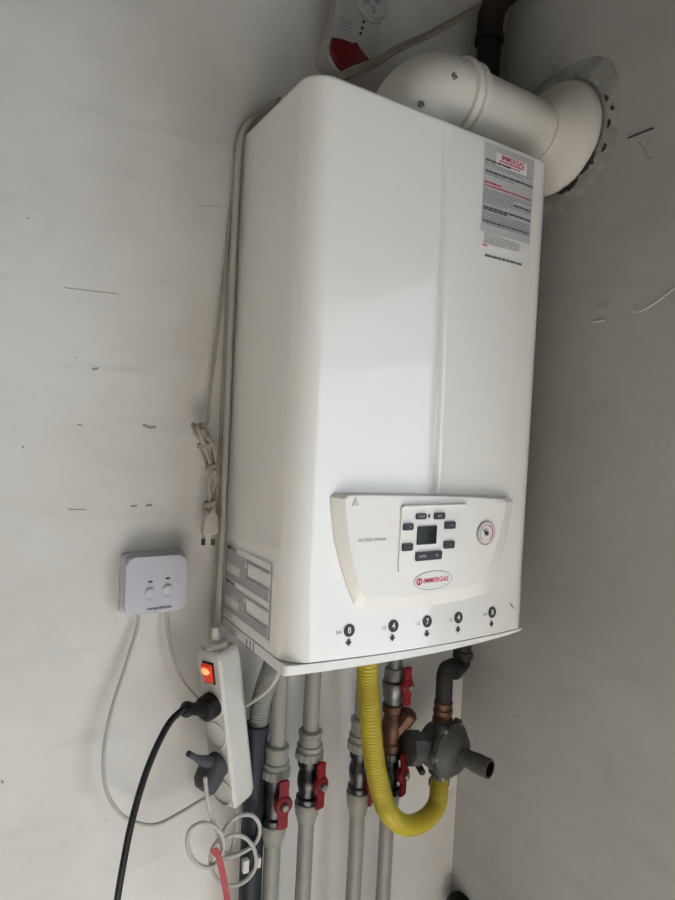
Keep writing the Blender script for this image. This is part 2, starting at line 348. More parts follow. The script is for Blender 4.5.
# gauge
p = Q(485.5, 533); gr = .0165
bm = bmesh.new(); lathe(bm, (p.x, PF+.002, p.z), (0, -1, 0), [(0, gr+.002), (.0035, gr+.002), (.0045, gr+.001), (.0042, gr-.001), (.003, gr-.0012)], 40); g = obj('pressure_gauge', bm, M['ring'], panel)
bm = bmesh.new(); lathe(bm, (p.x, PF, p.z), (0, -1, 0), [(0, gr-.0008), (.0019, gr-.0008)], 40); obj('dial_face', bm, M['dial'], g)
bm = bmesh.new(); ang = 2.5
bm2 = [(p.x+math.cos(ang)*.013, p.z+math.sin(ang)*.013), (p.x+math.cos(ang+1.6)*.0014, p.z+math.sin(ang+1.6)*.0014), (p.x-math.cos(ang)*.004, p.z-math.sin(ang)*.004), (p.x+math.cos(ang-1.6)*.0014, p.z+math.sin(ang-1.6)*.0014)]
prism(bm, [Vector((x, PF-.0024, z)) for x, z in bm2], (0, -.0006, 0)); lathe(bm, (p.x, PF-.0019, p.z), (0, -1, 0), [(0, .0034), (.0016, .0034), (.002, .0025)], 18); obj('needle', bm, M['ink'], g, False)
bm = bmesh.new()
def arc(bm, r0, r1, a0, a1, n=14):
    pv = None
    for k in range(n+1):
        a = math.radians(a0+(a1-a0)*k/n); q = [bm.verts.new((p.x+math.cos(a)*r, PF-.0021, p.z+math.sin(a)*r)) for r in (r0, r1)]
        if pv: bm.faces.new((pv[0], pv[1], q[1], q[0]))
        pv = q
arc(bm, .0115, .0135, -60, 75); obj('red_scale', bm, M['red_ink'], g, False)
bm = bmesh.new(); arc(bm, .0122, .0134, 80, 230); join(bm, text_bm('bar', .0055, lambda x, y: Vector((p.x+x, PF-.0021, p.z+.0062+y)))); obj('dial_scale', bm, M['greyink'], g, False)
# connection icons along the lower edge
for (u, v), (au, av), sym, side in (((350.4, 631), (349.8, 641), '8', '3/4'), ((393.7, 626), (392.5, 635.8), '4', '1/2'), ((427.2, 621.4), (426.6, 631.6), '7', '1/2'), ((458.6, 617.6), (458, 627.6), '4', '1/2'), ((493.3, 612.8), (492.7, 622.4), '8', '3/4')):
    p = P(u, v, -D-.008); q = P(au, av+.7, -D-.009); bm = bmesh.new()
    cx, cz = p.x, p.z; rr = .0084
    bm.faces.new([bm.verts.new(F(x, z)) for x, z in ell(cx, cz, rr, rr)])
    for pts in ([(0, -.0066), (.0050, -.0012), (.0020, -.0006), (.0020, .0028), (-.0020, .0028), (-.0020, -.0006), (-.0050, -.0012)],):
        bm.faces.new([bm.verts.new(F(q.x+a, q.z+b)) for a, b in pts])
    ic = obj('connection_symbol', bm, M['ink'], boiler, False)
    bm = text_bm(sym, .011, lambda x, y: F(cx+x, cz+y, .0012), bold=.01); obj('symbol_mark', bm, M['white_paper'], ic, False)
    bm = text_bm(side, .0062, lambda x, y: F(cx-.0165+x, cz-.001+y, .0012)); obj('size_mark', bm, M['ink'], ic, False)
p = P(512.5, 606, -D-.004); bm = bmesh.new()
bm.faces.new([bm.verts.new(F(p.x+a, p.z+b)) for a, b in ((-.008, .007), (-.001, .003), (.003, -.0015), (.008, -.007), (.001, -.003), (-.003, .0005))]); obj('scratch', bm, M['greyink'], boiler, False)
# printed lines helper: word-like dashes laid on a mapped surface
def words(bm, mp, x0, x1, z, h, gap=.35, hs=1):
    x = x0
    while x < x1-.001 and len(bm.faces) < 6000:
        wl = min(h*random.uniform(1.2, 4.2)*hs, x1-x)
        bm.faces.new([bm.verts.new(mp(a, b)) for a, b in ((x, z-h/2), (x+wl, z-h/2), (x+wl, z+h/2), (x, z+h/2))]); x += wl+h*gap*hs
# front instruction sticker
s = [P(482, 139, -D), P(535.5, 163, -D), P(526, 275, -D), P(477, 263, -D)]
sx0, sx1 = (s[0].x+s[3].x)/2, (s[1].x+s[2].x)/2; sz1, sz0 = (s[0].z+s[1].z)/2, (s[2].z+s[3].z)/2
SW, SH = sx1-sx0, sz1-sz0
def flatmesh(name, x0, x1, z0, z1, m, parent, e, mp=F):
    bm = bmesh.new(); k = 8; g = [[bm.verts.new(mp(x0+(x1-x0)*i/k, z0+(z1-z0)*j/k, e)) for i in range(k+1)] for j in range(k+1)]
    for j in range(k):
        for i in range(k): bm.faces.new((g[j][i], g[j][i+1], g[j+1][i+1], g[j+1][i]))
    return obj(name, bm, m, parent)
def zz(f): return sz1-SH*f
def xx(f): return sx0+SW*f
st = flatmesh('instruction_sticker', sx0, sx1, sz0, sz1, M['enamel'], boiler, .0005)
flatmesh('silver_area', xx(.03), xx(1), zz(.73), zz(0), M['paper'], st, .0009)
flatmesh('red_notice', xx(.24), xx(.84), zz(.165), zz(.055), M['white_paper'], st, .0012)
fm = lambda x, z: F(x, z, .0016)
obj('red_heading', text_bm('IMMERGAS', SW*.095, lambda x, y: fm(xx(.56)+x, zz(.085)+y), bold=.02), M['red_ink'], st, False)
bm = bmesh.new()
def line(name, x0, x1, f, h, m, gap=.35):
    bm = bmesh.new(); words(bm, fm, xx(x0), xx(x1), zz(f), h, gap); obj(name, bm, m, st, False)
for x0, x1, f, h in ((.30, .78, .118, .0022), (.38, .72, .142, .0016), (.05, .36, .325, .0024), (.05, .98, .352, .0018), (.08, .16, .845, .0022)): line('red_print', x0, x1, f, h, M['red_ink'])
for x0, x1, f, h in ((.05, .52, .145, .003), (.05, .99, .235, .0032), (.05, .98, .53, .003), (.05, .5, .548, .0024), (.05, .96, .645, .0028), (.13, .86, .925, .0032), (.62, .97, .445, .003)): line('black_print', x0, x1, f, h, M['soft_ink'])
for para in (((.17, .98), (.19, .75), (.26, .6)), ((.385, .97), (.402, .98), (.42, .6), (.438, .6), (.455, .96), (.472, .98), (.49, .5)), ((.575, .98), (.592, .96), (.61, .98), (.627, .97), (.665, .93)), ((.74, .42), (.758, .78), (.774, .8), (.79, .78), (.806, .8), (.822, .76))):
    bm = bmesh.new()
    for f, x1 in para: words(bm, fm, xx(.05 if f < .73 else .1), xx(x1), zz(f), .0013, .8)
    obj('small_print', bm, M['greyink'], st, False)
# rating plate sticker on the left side
def G(y, z, e=.0007): return Vector((-e, y, z))
a, c = PX(223.5, 543.5, 0), PX(270.5, 600, 0)
gz1 = (PX(223.7, 543.7, 0).z+PX(273, 559.6, 0).z)/2; gz0 = (PX(222, 609, 0).z+PX(269.5, 639, 0).z)/2; gy0 = -.012; gy1 = (PX(273, 559.6, 0).y+PX(269.5, 639, 0).y)/2
GH, GW = gz1-gz0, abs(gy1-gy0)
st = flatmesh('rating_plate', gy1, gy0, gz0, gz1, M['white_paper'], boiler, .0005, G)
gm = lambda f, z: G(gy0-(f)*GW, z, .0011)
def gz(f): return gz1-GH*f
for top in (.02, .51):
    bm = bmesh.new(); obj('plate_heading', text_bm('IMMERGAS', GH*.075, lambda x, y: G(gy0-.02*GW-x, gz(top+.045)+y, .0013), 'LEFT', bold=.02), M['ink'], st, False)
    for i in range(26):
        f = top+.085+i*.0148; u0, u1 = .02, .96
        if 3 < i < 15: u1 = .45 if i < 9 else .52
        if 12 < i < 22: u0 = .34
        words(bm, gm, u0, u1, gz(f), GH*.0072, .55, 1/GW)
    for (x0, x1, f0, f1) in ((0, 1, top-.01, top-.004), (0, 1, top+.465, top+.472), (0, .012, top, top+.47), (.988, 1, top, top+.47), (.50, .512, top+.1, top+.33), (.5, .98, top+.1, top+.107), (.5, .98, top+.325, top+.332)):
        bm.faces.new([bm.verts.new(gm(p_, gz(q_))) for p_, q_ in ((x0, f0), (x1, f0), (x1, f1), (x0, f1))])
    obj('small_print', bm, M['greyink'], st, False)
for i in range(3):
    p = PX(247+i*3.2, 643.5+i*2, 0); bm = bmesh.new(); box(bm, (-.0006, p.y-.0008, p.z-.006), (.001, p.y+.0008, p.z+.006)); obj('vent_slot', bm, M['ink'], boiler, False)
keep(boiler)

# ------------------------------------------------------------------ flue
FX, FYY, FZ, FR = .187, -.150, 2.070, .050
flue = thing('flue_pipe', 'cream white flue elbow and pipe running from boiler top into the side wall', 'flue', (FX, FYY, Z1))
bm = bmesh.new(); R_ = .084
pts = [Vector((FX, FYY, Z1)), Vector((FX, FYY, FZ-R_))]
for k in range(1, 13):
    a = math.pi/2*k/12; pts.append(Vector((FX+R_-R_*math.cos(a), FYY, FZ-R_+R_*math.sin(a))))
pts.append(Vector((FX+R_+.012, FYY, FZ)))
tube(bm, pts, FR+.0025, 40)
from mathutils.bvhtree import BVHTree
bm.normal_update(); elbow_tree = BVHTree.FromBMesh(bm); obj('elbow', bm, M['flue'], flue)
bm = bmesh.new(); x0 = FX+R_+.008
lathe(bm, (x0, FYY, FZ), (1, 0, 0), [(0, FR+.0025), (.002, FR+.0085), (.010, FR+.0085), (.012, FR+.003), (.017, FR+.003), (.019, FR+.0075), (.026, FR+.0075), (.029, FR+.0005)], 44); obj('collar', bm, M['flue'], flue)
bm = bmesh.new(); lathe(bm, (x0+.02, FYY, FZ), (1, 0, 0), [(0, FR), (RX-x0-.02+.02, FR)], 44); obj('pipe', bm, M['flue'], flue)
bm = bmesh.new(); RO = .092
lathe(bm, (RX-.0003, FYY-.004, FZ), (-1, 0, 0), [(0, RO-.006), (.006, RO), (.012, RO), (.02, RO-.004), (.032, RO-.016), (.042, RO-.03), (.05, FR+.004), (.056, FR+.0005)], 48); obj('wall_rosette', bm, M['rubber'], flue)
for u, v in ((454, 76.5), (421, 105)):
    d_ = RT*((u-337.5)/FPX)+UP*(-(v-450)/FPX)+FW; d_.normalize()
    q, nn, _i, _d = elbow_tree.ray_cast(CAM, d_)
    if nn.dot(d_) > 0: nn = -nn
    bm = bmesh.new(); lathe(bm, q, nn, [(-.003, .0048), (.0022, .0048), (.003, .0036), (.0016, .0028)], 16); obj('screw', bm, M['steel'], flue)
keep(flue)
# rough plaster ring around the wall hole
bm = bmesh.new(); n = 72; rings = []
def nz(k, s): return math.sin(k*math.pi/12+s)*.5+math.sin(k*math.pi/36*5+s*2.1)*.4+random.uniform(-.12, .12)
offs = [nz(k, 1) for k in range(n)]
for j, (r, h) in enumerate(((.0932, .003), (.0955, .005), (.102, .006), (.110, .004), (.118, .0022), (.124, .0))):
    ring = []
    for k in range(n):
        a = 2*math.pi*k/n; rr = r+(.009*offs[k] if j > 3 else .003*offs[k] if j == 3 else 0); hh = h*random.uniform(.6, 1.2) if j < 5 else 0
        ring.append(bm.verts.new((RX-max(hh, .0005), FYY-.004+math.cos(a)*rr*1.0, FZ+.002+math.sin(a)*rr)))
    rings.append(ring)
for a, b_ in zip(rings, rings[1:]):
    for k in range(n): bm.faces.new((a[k], a[(k+1) % n], b_[(k+1) % n], b_[k]))
po = obj('plaster_ring', bm, M['plaster'], None, angle=.3); tag(po, 'rough broken plaster ring on side wall around the flue rosette', 'plaster')
for a0, a1, r0, r1 in ((212, 234, .0945, .105), (237, 263, .0945, .107), (203, 210, .108, .112), (184, 191, .103, .107), (174, 177, .107, .111), (160, 166, .099, .103)):
    poly = []; bm = bmesh.new(); kk = 9
    for k in range(kk): a = math.radians(a0+(a1-a0)*k/(kk-1)); poly.append((r0+random.uniform(-.001, .0025), a))
    for k in range(kk-1, -1, -1):
        a = math.radians(a0+(a1-a0)*k/(kk-1)); f = math.sin(math.pi*k/(kk-1))**.5; poly.append((r0+.001+(r1-r0)*f*random.uniform(.45, 1.1), a))
    prism(bm, [Vector((RX-.001, FYY-.004+math.cos(a)*r, FZ+.002+math.sin(a)*r)) for r, a in poly], (-.0062, 0, 0)); obj('gap', bm, M['hole'], po, False)

# ------------------------------------------------------------------ gas detector on the back wall
det = thing('gas_detector', 'white alarm detector with red lower dome mounted above the boiler', 'detector', P(356, 40, -.002))
def pxprism(name, px, y0, y1, m, parent, bev=0, label=None):
    bm = bmesh.new(); prism(bm, [Vector((P(u, v, y1).x, y0, P(u, v, y1).z)) for u, v in px], (0, y1-y0, 0), bev); o = obj(name, bm, m, parent, angle=.5)
    if label: o['label'] = label
    return o
pxprism('housing', [(342, -30), (339.5, 0), (335, 14), (330.5, 32), (327, 47), (328.5, 58), (335, 68), (344, 75.5), (351, 74), (362, 68), (373, 61.5), (377.5, 44), (382, 20), (386, 0), (390, -30)], -.001, -.036, M['detw'], det, .006)
pxprism('red_dome', [(333.5, 36), (343, 37.5), (351, 40.5), (356, 45), (362, 48), (372.5, 60.5), (361, 66.5), (346.5, 73), (338, 64), (332, 53), (331, 45)], -.030, -.042, M['dome'], det, .005, 'glossy dark red plastic dome')
p = P(371, 3, -.037)
bm = bmesh.new(); lathe(bm, (p.x, -.034, p.z), (0, -1, 0), [(0, .030), (.006, .030), (.008, .027), (.006, .024), (.0045, .022)], 40); obj('sounder_ring', bm, M['ring'], det)
bm = bmesh.new(); lathe(bm, (p.x, -.034, p.z), (0, -1, 0), [(0, .0235), (.006, .0235)], 32); so = obj('sounder', bm, M['detw'], det)
bm = bmesh.new()
for a in range(0, 360, 90):
    a = math.radians(a+20); bm2 = [(p.x+math.cos(a+s_)*r, p.z+math.sin(a+s_)*r) for r, s_ in ((.006, -.5), (.017, -.25), (.017, .25), (.006, .5))]
    prism(bm, [Vector((x, -.0399, z)) for x, z in bm2], (0, -.0006, 0))
obj('sounder_slot', bm, M['greyink'], so, False)
for u, v in ((363.5, 22), (362.2, 28), (360.6, 33.5)):
    p = P(u, v, -.036); bm = bmesh.new(); lathe(bm, (p.x, -.0355, p.z), (0, -1, 0), [(0, .0028), (.0012, .0028), (.002, .0018), (.002, 0)], 14); obj('indicator', bm, M['ink'], det)
bm = bmesh.new()
for i in range(4):
    a_, b_ = P(341-.7*i, 17.5+3.2*i, -.0365), P(354.5-1*i, 23+2.5*i+.6*i, -.0365); nn = Vector((0, 0, .0009))
    bm.faces.new([bm.verts.new(q) for q in (a_-nn, b_-nn, b_+nn, a_+nn)])
obj('printed_lines', bm, M['greyink'], det, False)
bm = bmesh.new(); bm.faces.new([bm.verts.new(P(u, v, -.0365)) for u, v in ((369, 34), (378, 42), (376, 50), (366.5, 42))]); obj('small_sticker', bm, M['ring'], det, False)
keep(det)

# ------------------------------------------------------------------ cables and pipe in the upper corner
def cable(name, px, r, m, label, cat, n=8, seg=10, group=None):
    pts = smooth_path([P(*q) for q in px], n); bm = bmesh.new(); tube(bm, pts, r, seg); o = obj(name, bm, m); tag(o, label, cat, group); return o
cable('cable', [(330, 92, -.04), (346, 76, -.058), (372, 66, -.062), (400, 49.5, -.06), (425, 38, -.05), (450, 24.5, -.04), (470, 13, -.035), (485, 2, -.03), (492, -16, -.02)], .0038, M['old_cable'], 'lower of two pale cables rising from red detector to dark corner pipe', 'cable')
cable('cable', [(328, 86, -.03), (346, 71.5, -.05), (372, 61, -.054), (400, 45.5, -.05), (425, 34.5, -.04), (450, 21, -.03), (470, 10, -.025), (485, -1, -.02), (492, -20, -.012)], .0032, M['old_cable'], 'upper of two pale cables rising from red detector to dark corner pipe', 'cable')
pts = [P(487, 100, -.04), P(487.5, 60, -.04), P(488.5, 38, -.04), P(489, 20, -.045), P(493, 8, -.055), P(504, 5, -.075), P(520, 3, -.09)]
vp = thing('drain_pipe', 'dark brown pipe with elbow in the room corner behind the flue', 'pipe', pts[0])
x_, z0_ = pts[1].x, 1.9
bm = bmesh.new(); tube(bm, [Vector((x_, -.042, z0_)), Vector((x_, -.042, pts[2].z))], .021, 20); obj('pipe', bm, M['brown'], vp)
zt = pts[2].z
el = [Vector((x_, -.042, zt)), Vector((x_, -.042, zt+.03)), Vector((x_+.004, -.046, zt+.055)), Vector((x_+.014, -.06, zt+.075)), Vector((x_+.024, -.085, zt+.083)), Vector((x_+.03, -.12, zt+.085))]
bm = bmesh.new(); tube(bm, smooth_path(el, 6), .0235, 20); lathe(bm, (x_, -.042, zt-.012), (0, 0, 1), [(0, .022), (.002, .0262), (.014, .0262), (.016, .0235)]); obj('elbow', bm, M['brown'], vp)
keep(vp)
pts = [PX(513, -12, RX-.004), PX(508, 12, RX-.004), PX(503, 32, RX-.005), PX(503, 50, RX-.004), PX(506.5, 68, RX-.004), PX(507.5, 90, RX-.004)]
bm = bmesh.new(); tube(bm, smooth_path(pts, 8), .0024, 8); tag(obj('cable', bm, M['old_cable']), 'thin pale cable hanging down the side wall right of dark corner pipe', 'cable')

# ------------------------------------------------------------------ heating control box and its leads
a, b_, c, d_ = P(125.5, 561, -.03), P(186, 552, -.03), P(187.5, 609, -.03), P(125.5, 616.5, -.03)
tx0, tx1 = (a.x+d_.x)/2, (b_.x+c.x)/2; tz1, tz0 = (a.z+b_.z)/2, (c.z+d_.z)/2; tcx = (tx0+tx1)/2
tb = thing('control_box', 'square white heating control box with two round buttons on the wall', 'control box', (tcx, 0, tz0))
bm = bmesh.new(); prism(bm, [Vector((x, -.0005, z)) for x, z in rrect(tcx, (tz0+tz1)/2, tx1-tx0+.004, tz1-tz0+.004, .006)], (0, -.012, 0), .002); obj('back_plate', bm, M['grey_plastic'], tb)
bm = bmesh.new(); prism(bm, [Vector((x, -.011, z)) for x, z in rrect(tcx, (tz0+tz1)/2, tx1-tx0, tz1-tz0, .010, 8)], (0, -.019, 0), .003, 4); obj('cover', bm, M['grey_plastic'], tb)
for u, v, t in ((150, 592.5, 'MAN'), (167.5, 589, 'RESET')):
    p = P(u, v, -.03); bm = bmesh.new(); lathe(bm, (p.x, -.0298, p.z), (0, -1, 0), [(0, .0078), (.0006, .0078), (.0006, .0066), (.0022, .0064), (.0028, .0052), (.0028, 0)], 28); obj('button', bm, M['grey_plastic'], tb)
    q = P(u+.3, v-10.8, -.03); flat('indicator', rrect(q.x, q.z, .006, .0026, .001), M['ink'], tb, -.0295, .0012)
    q = P(u+.3, v+7, -.03); bm = text_bm(t, .0038, lambda x, y: Vector((q.x+x, -.0304, q.z+y))); obj('button_caption', bm, M['greyink'], tb, False)
q = P(159, 607.6, -.03); bm = text_bm('computherm', .0068, lambda x, y: Vector((q.x+x, -.0304, q.z+y)), bold=.02); obj('lettering', bm, M['ink'], tb, False)
keep(tb)
cable('cable', [(139, 614, -.012), (136, 632, -.013), (126, 665, -.016), (113, 705, -.02), (105, 742, -.024), (103.5, 770, -.026), (108, 795, -.027), (122, 815, -.028), (140, 823.5, -.028), (158, 824, -.03), (180, 813, -.032), (200, 801, -.034), (222, 788, -.032), (240, 780, -.02)], .0026, M['cable'], 'thin white cable looping low from left of control box to power strip', 'cable')
cable('cable', [(166.5, 610, -.012), (168, 630, -.014), (172, 655, -.018), (180, 677, -.02), (192, 693, -.02), (208, 708, -.018), (222, 716, -.016), (238, 712, -.02), (246, 706, -.055), (254, 701, -.085), (263, 694, -.11), (271, 686, -.125), (277, 677, -.135), (281, 666, -.14), (282, 655, -.14)], .0027, M['cable'], 'thin white cable from right of control box passing behind power strip to boiler', 'cable')

# ------------------------------------------------------------------ cables down the boiler's left side
ps_top = P(218, 640, -.048)
cable('cable', [(275, 103, -.012), (262, 112, -.012), (248, 124, -.013), (241, 137, -.016), (238, 160, -.016), (233, 260, -.014), (229, 360, -.013), (225.5, 450, -.016), (222, 540, -.024), (219, 600, -.036), (217.5, 628, -.046), (217, 640, -.048)], .0045, M['cable'], 'thick white mains cable down the boiler side into the power strip', 'cable', 6)
cable('cable', [(278, 100, -.008), (265, 109, -.006), (250, 120, -.006), (242, 133, -.006), (236.5, 160, -.006), (230.5, 260, -.006), (225, 360, -.006), (221, 450, -.006), (217.5, 540, -.007), (214.5, 625, -.007), (214, 660, -.008)], .0036, M['old_cable'], 'yellowed cable against the wall behind the thick mains cable, boiler side', 'cable', 6)
uc = thing('unplugged_cord', 'knotted yellowed cord with loose two-pin plug hanging beside the boiler', 'cord', P(208, 430, 0))
pth = [(280, 98, -.01), (266, 107, -.012), (247, 122, -.008), (238, 140, -.007), (234, 180, -.007), (226, 260, -.008), (218, 330, -.01), (213, 370, -.012), (209.5, 400, -.014), (207.5, 422, -.02), (200, 428, -.022), (192.5, 424, -.02), (196, 434, -.028), (206, 447, -.03), (213, 460, -.026), (211, 442, -.02), (204, 426, -.022), (198, 427, -.034), (204, 444, -.034), (211, 466, -.03), (214, 480, -.024), (206, 462, -.018), (201, 446, -.02), (208, 438, -.034), (214, 450, -.034), (216, 470, -.028), (213, 490, -.026), (208, 504, -.026), (205, 510, -.03), (210, 513, -.034), (215, 500, -.03), (217, 482, -.024), (213, 470, -.034), (209, 480, -.034), (210, 497, -.03), (209, 512, -.028)]
bm = bmesh.new(); tube(bm, smooth_path([P(*q) for q in pth], 6), .0026, 8); obj('cord', bm, M['old_cable'], uc)
for v0, u0, r0 in ((447, 206, .011), (468, 212, .0085), (505, 210, .008)):
    c0 = P(u0, v0, -.027); bm = bmesh.new()
    tube(bm, [c0+Vector((math.cos(t)*r0, math.sin(t)*r0*.75, math.sin(t*1+1)*.003+.006*t/12)) for t in [k*.4 for k in range(32)]], .0022, 8); obj('cord_wrap', bm, M['old_cable'], uc)
pl = [(205.5, 508), (212, 507.5), (215.5, 515), (216.5, 531), (213, 533.5), (203, 534.5), (200.5, 532), (202, 517)]
bm = bmesh.new(); prism(bm, [P(u, v, -.02) for u, v in pl], (0, -.013, 0), .003); pg = obj('plug', bm, M['cable'], uc)
for u in (203.5, 213.2):
    a, c = P(u, 532, -.026), P(u-.3, 545, -.026)
    bm = bmesh.new(); tube(bm, [a, a+(c-a)*.55], .0026, 10); obj('pin_sleeve', bm, M['old_cable'], pg)
    bm = bmesh.new(); tube(bm, [a+(c-a)*.5, c], .0030, 10); obj('pin', bm, M['ink'], pg)
keep(uc)

# ------------------------------------------------------------------ power strip
A_, B_ = P(217, 646, -.055), P(233.5, 798, -.052)
ups = (A_-B_).normalized(); L = (A_-B_).length
nsk = Vector((-.90, -.44, 0)); nsk = (nsk-ups*nsk.dot(ups)).normalized(); tsk = ups.cross(nsk)   # tsk points to the plain flank
if tsk.y > 0: tsk = -tsk
strip = thing('power_strip', 'white multi-socket power strip with lit red switch hanging by its cable', 'power strip')
strip.matrix_world = Matrix((tsk.to_4d(), nsk.to_4d(), ups.to_4d(), (0, 0, 0, 1))).transposed()
Mx = strip.matrix_world.copy(); Mx.translation = (A_+B_)/2
for i in range(3): Mx[3][i] = 0
for j in range(3):
    Mx[j][0], Mx[j][1], Mx[j][2] = tsk[j], nsk[j], ups[j]
strip.matrix_world = Mx
HW, HD = .025, .021          # half width of socket face, half depth
bm = bmesh.new(); prof = [(-HW, -HD), (HW*.9, -HD), (HW, -HD*.7), (HW*.93, HD*.8), (HW*.80, HD), (-HW*.80, HD), (-HW*.93, HD*.8), (-HW, -HD*.7)]
lv = []
for z, s_ in ((-L/2, .80), (-L/2+.003, .9), (-L/2+.010, 1), (L/2-.010, 1), (L/2-.003, .9), (L/2, .80)):
    lv.append([bm.verts.new((x*s_, y*s_, z)) for x, y in prof])
for a, b_ in zip(lv, lv[1:]):
    for k in range(8): bm.faces.new((a[k], a[(k+1) % 8], b_[(k+1) % 8], b_[k]))
bm.faces.new(lv[0]); bm.faces.new(lv[-1]); obj('body', bm, M['white_plastic'], strip, angle=.35)
bm = bmesh.new(); lathe(bm, (0, 0, L/2-.001), (0, 0, 1), [(0, .016), (.004, .017), (.009, .014), (.011, .008), (.012, .0065), (.02, .006), (.028, .0055), (.03, .0045)], 24); obj('cable_gland', bm, M['white_plastic'], strip)
def lz(v): return L/2 - L*(v-646)/(802-646)
zsw = lz(666)
bm = bmesh.new(); box(bm, (-.011, HD-.002, zsw-.0165), (.011, HD+.0012, zsw+.0165), .001); sw = obj('switch_frame', bm, M['black'], strip)
bm = bmesh.new(); prism(bm, [Vector((-.0085, HD+.0005, zsw-.0135)), Vector((-.0085, HD+.0005, zsw+.0135)), Vector((-.0085, HD+.0075, zsw+.0125)), Vector((-.0085, HD+.0025, zsw-.001)), Vector((-.0085, HD+.0030, zsw-.0135))], (.017, 0, 0)); o = obj('rocker', bm, M['neon'], sw, False); o['label'] = 'glowing red rocker'
bm = bmesh.new(); lathe(bm, (-.002, HD+.0035, zsw+.005), (0, 1, .15), [(0, .0072), (.002, .0062), (.0035, .0038), (.004, 0)], 20); obj('neon_lamp', bm, M['neon_hot'], sw)
szs = [lz(v) for v in (697, 728.5, 757, 786)]
for z in szs:
    bm = bmesh.new(); lathe(bm, (0, HD-.001, z), (0, 1, 0), [(0, .0205), (.0025, .0205), (.0028, .0190), (-.010, .0180), (-.0105, 0)], 32); sk = obj('socket', bm, M['socket'], strip)
    bm = bmesh.new()
    for sx in (-.0095, .0095): lathe(bm, (sx, HD-.0112, z), (0, 1, 0), [(0, .0026), (.0012, .0026)], 12)
    obj('socket_hole', bm, M['ink'], sk, False)
# body opening is behind the socket cups: keep cups slightly proud of the face
C_S = lambda i, out=0: Mx @ Vector((0, HD+out, szs[i]))
# black plug with cord
bp = thing('mains_lead', 'black plug and black cord in the top socket of the power strip', 'lead', C_S(0))
bm = bmesh.new(); lathe(bm, C_S(0, -.006), nsk, [(0, .0178), (.018, .0182), (.024, .017), (.028, .012), (.029, 0)], 28); pb = obj('plug', bm, M['black'], bp)
h0 = C_S(0, .012); h1 = P(184.5, 709.5, -.100)
bm = bmesh.new(); hd = (h1-h0); hp = [h0+hd*t for t in (0, .3, .55, .8, .86, .93, 1.0)]; rr = [.0115, .010, .0085, .0080, .0105, .0105, .006]
tube(bm, hp, lambda i: rr[i], 16); obj('plug_grip', bm, M['black'], bp)
bm = bmesh.new(); tube(bm, smooth_path([h1-hd*.06, P(180, 712, -.10), P(168, 725, -.105), P(153, 755, -.11), P(141, 788, -.112), P(131, 825, -.113), P(124, 860, -.113), P(118, 895, -.112), P(113, 930, -.11)]+[P(113, 930, -.11)+Vector(d) for d in ((-.006, .004, -.10), (-.012, .01, -.25), (-.016, .012, -.45), (-.02, 0, -.62), (-.05, -.05, -P(113, 930, -.11).z+.008), (-.16, -.09, -P(113, 930, -.11).z+.0047), (-.34, -.06, -P(113, 930, -.11).z+.0047))], 8), .0044, 12); obj('cord', bm, M['black'], bp)
keep(bp)
# grey plug with coiled white cord
gp = thing('appliance_cord', 'dark grey plug with white coiled cord in the third socket of power strip', 'cord', C_S(2))
bm = bmesh.new(); lathe(bm, C_S(2, -.006), nsk, [(0, .0185), (.014, .0188), (.02, .0175), (.027, .014), (.030, .008), (.0305, 0)], 26)
c0 = C_S(2, .012)
pth = [c0+Vector((0, 0, .004)), c0+nsk*.006-ups*.010, c0+nsk*.008-ups*.022, c0+nsk*.006-ups*.032]
lathe(bm, c0, (nsk*.8-ups*.6).normalized(), [(-.010, .019), (.010, .0205), (.022, .019), (.030, .012), (.032, 0)], 22)
tube(bm, pth, lambda i: (.017, .0165, .012, .006)[i], 18); pgm = obj('plug', bm, M['plug_grey'], gp)
bm = bmesh.new(); tip = P(188.5, 753.5, -.095); b0 = c0+ups*.006
tube(bm, smooth_path([b0, b0+(tip-b0)*.6+ups*-.002, tip], 6), lambda i: max(.0042, .0105-.0008*i), 12); obj('pull_tab', bm, M['plug_grey'], gp)
coil = [(205, 777, -.088), (207, 796, -.09), (211, 815, -.088), (217.5, 833, -.085), (222.5, 848, -.082), (219, 860, -.08), (207, 867.5, -.08), (194, 861, -.082), (187.5, 846, -.085), (189.5, 831, -.088), (200, 823.5, -.09), (212, 825, -.092), (221.5, 834, -.094), (224, 847, -.094), (220, 858, -.09), (229, 857, -.075), (243, 852, -.07), (256, 842, -.068), (260, 828, -.07), (254, 816.5, -.074), (242, 815, -.078), (230, 822, -.08), (221, 836, -.08), (212, 850, -.078), (211, 866, -.075), (218, 880, -.072), (231, 886, -.07), (245, 881, -.068), (255, 868, -.068), (255, 852, -.07), (248, 840, -.074), (237, 835, -.078), (226, 838, -.08), (222, 848, -.072), (230, 855, -.066), (240, 853, -.06)]
bm = bmesh.new(); tube(bm, smooth_path([P(*q) for q in coil], 8), .0030, 10); obj('cord', bm, M['cable'], gp)
keep(gp)
cable('cable', [(236, 798, -.05), (237, 815, -.055), (235.5, 832, -.06), (232, 848, -.062), (226, 860, -.06)], .0028, M['cable'], 'short white cable hanging from the bottom end of the power strip', 'cable')
bm = bmesh.new()
rb = smooth_path([P(214, 849, -.098), P(219, 858, -.097), P(222, 870, -.092), P(225, 885, -.09), P(228, 905, -.09), P(231, 940, -.088)], 6); pv = None
for i, q in enumerate(rb):
    s_ = Vector((.0042, -.001, .0005)) if i > 4 else Vector((.0055, -.001, .001)); cur = [bm.verts.new(q-s_), bm.verts.new(q+s_), bm.verts.new(q+s_+Vector((0, .0012, 0))), bm.verts.new(q-s_+Vector((0, .0012, 0)))]
    if pv:
        for k in range(4): bm.faces.new((pv[k], pv[(k+1) % 4], cur[(k+1) % 4], cur[k]))
    else: bm.faces.new(cur)
    pv = cur
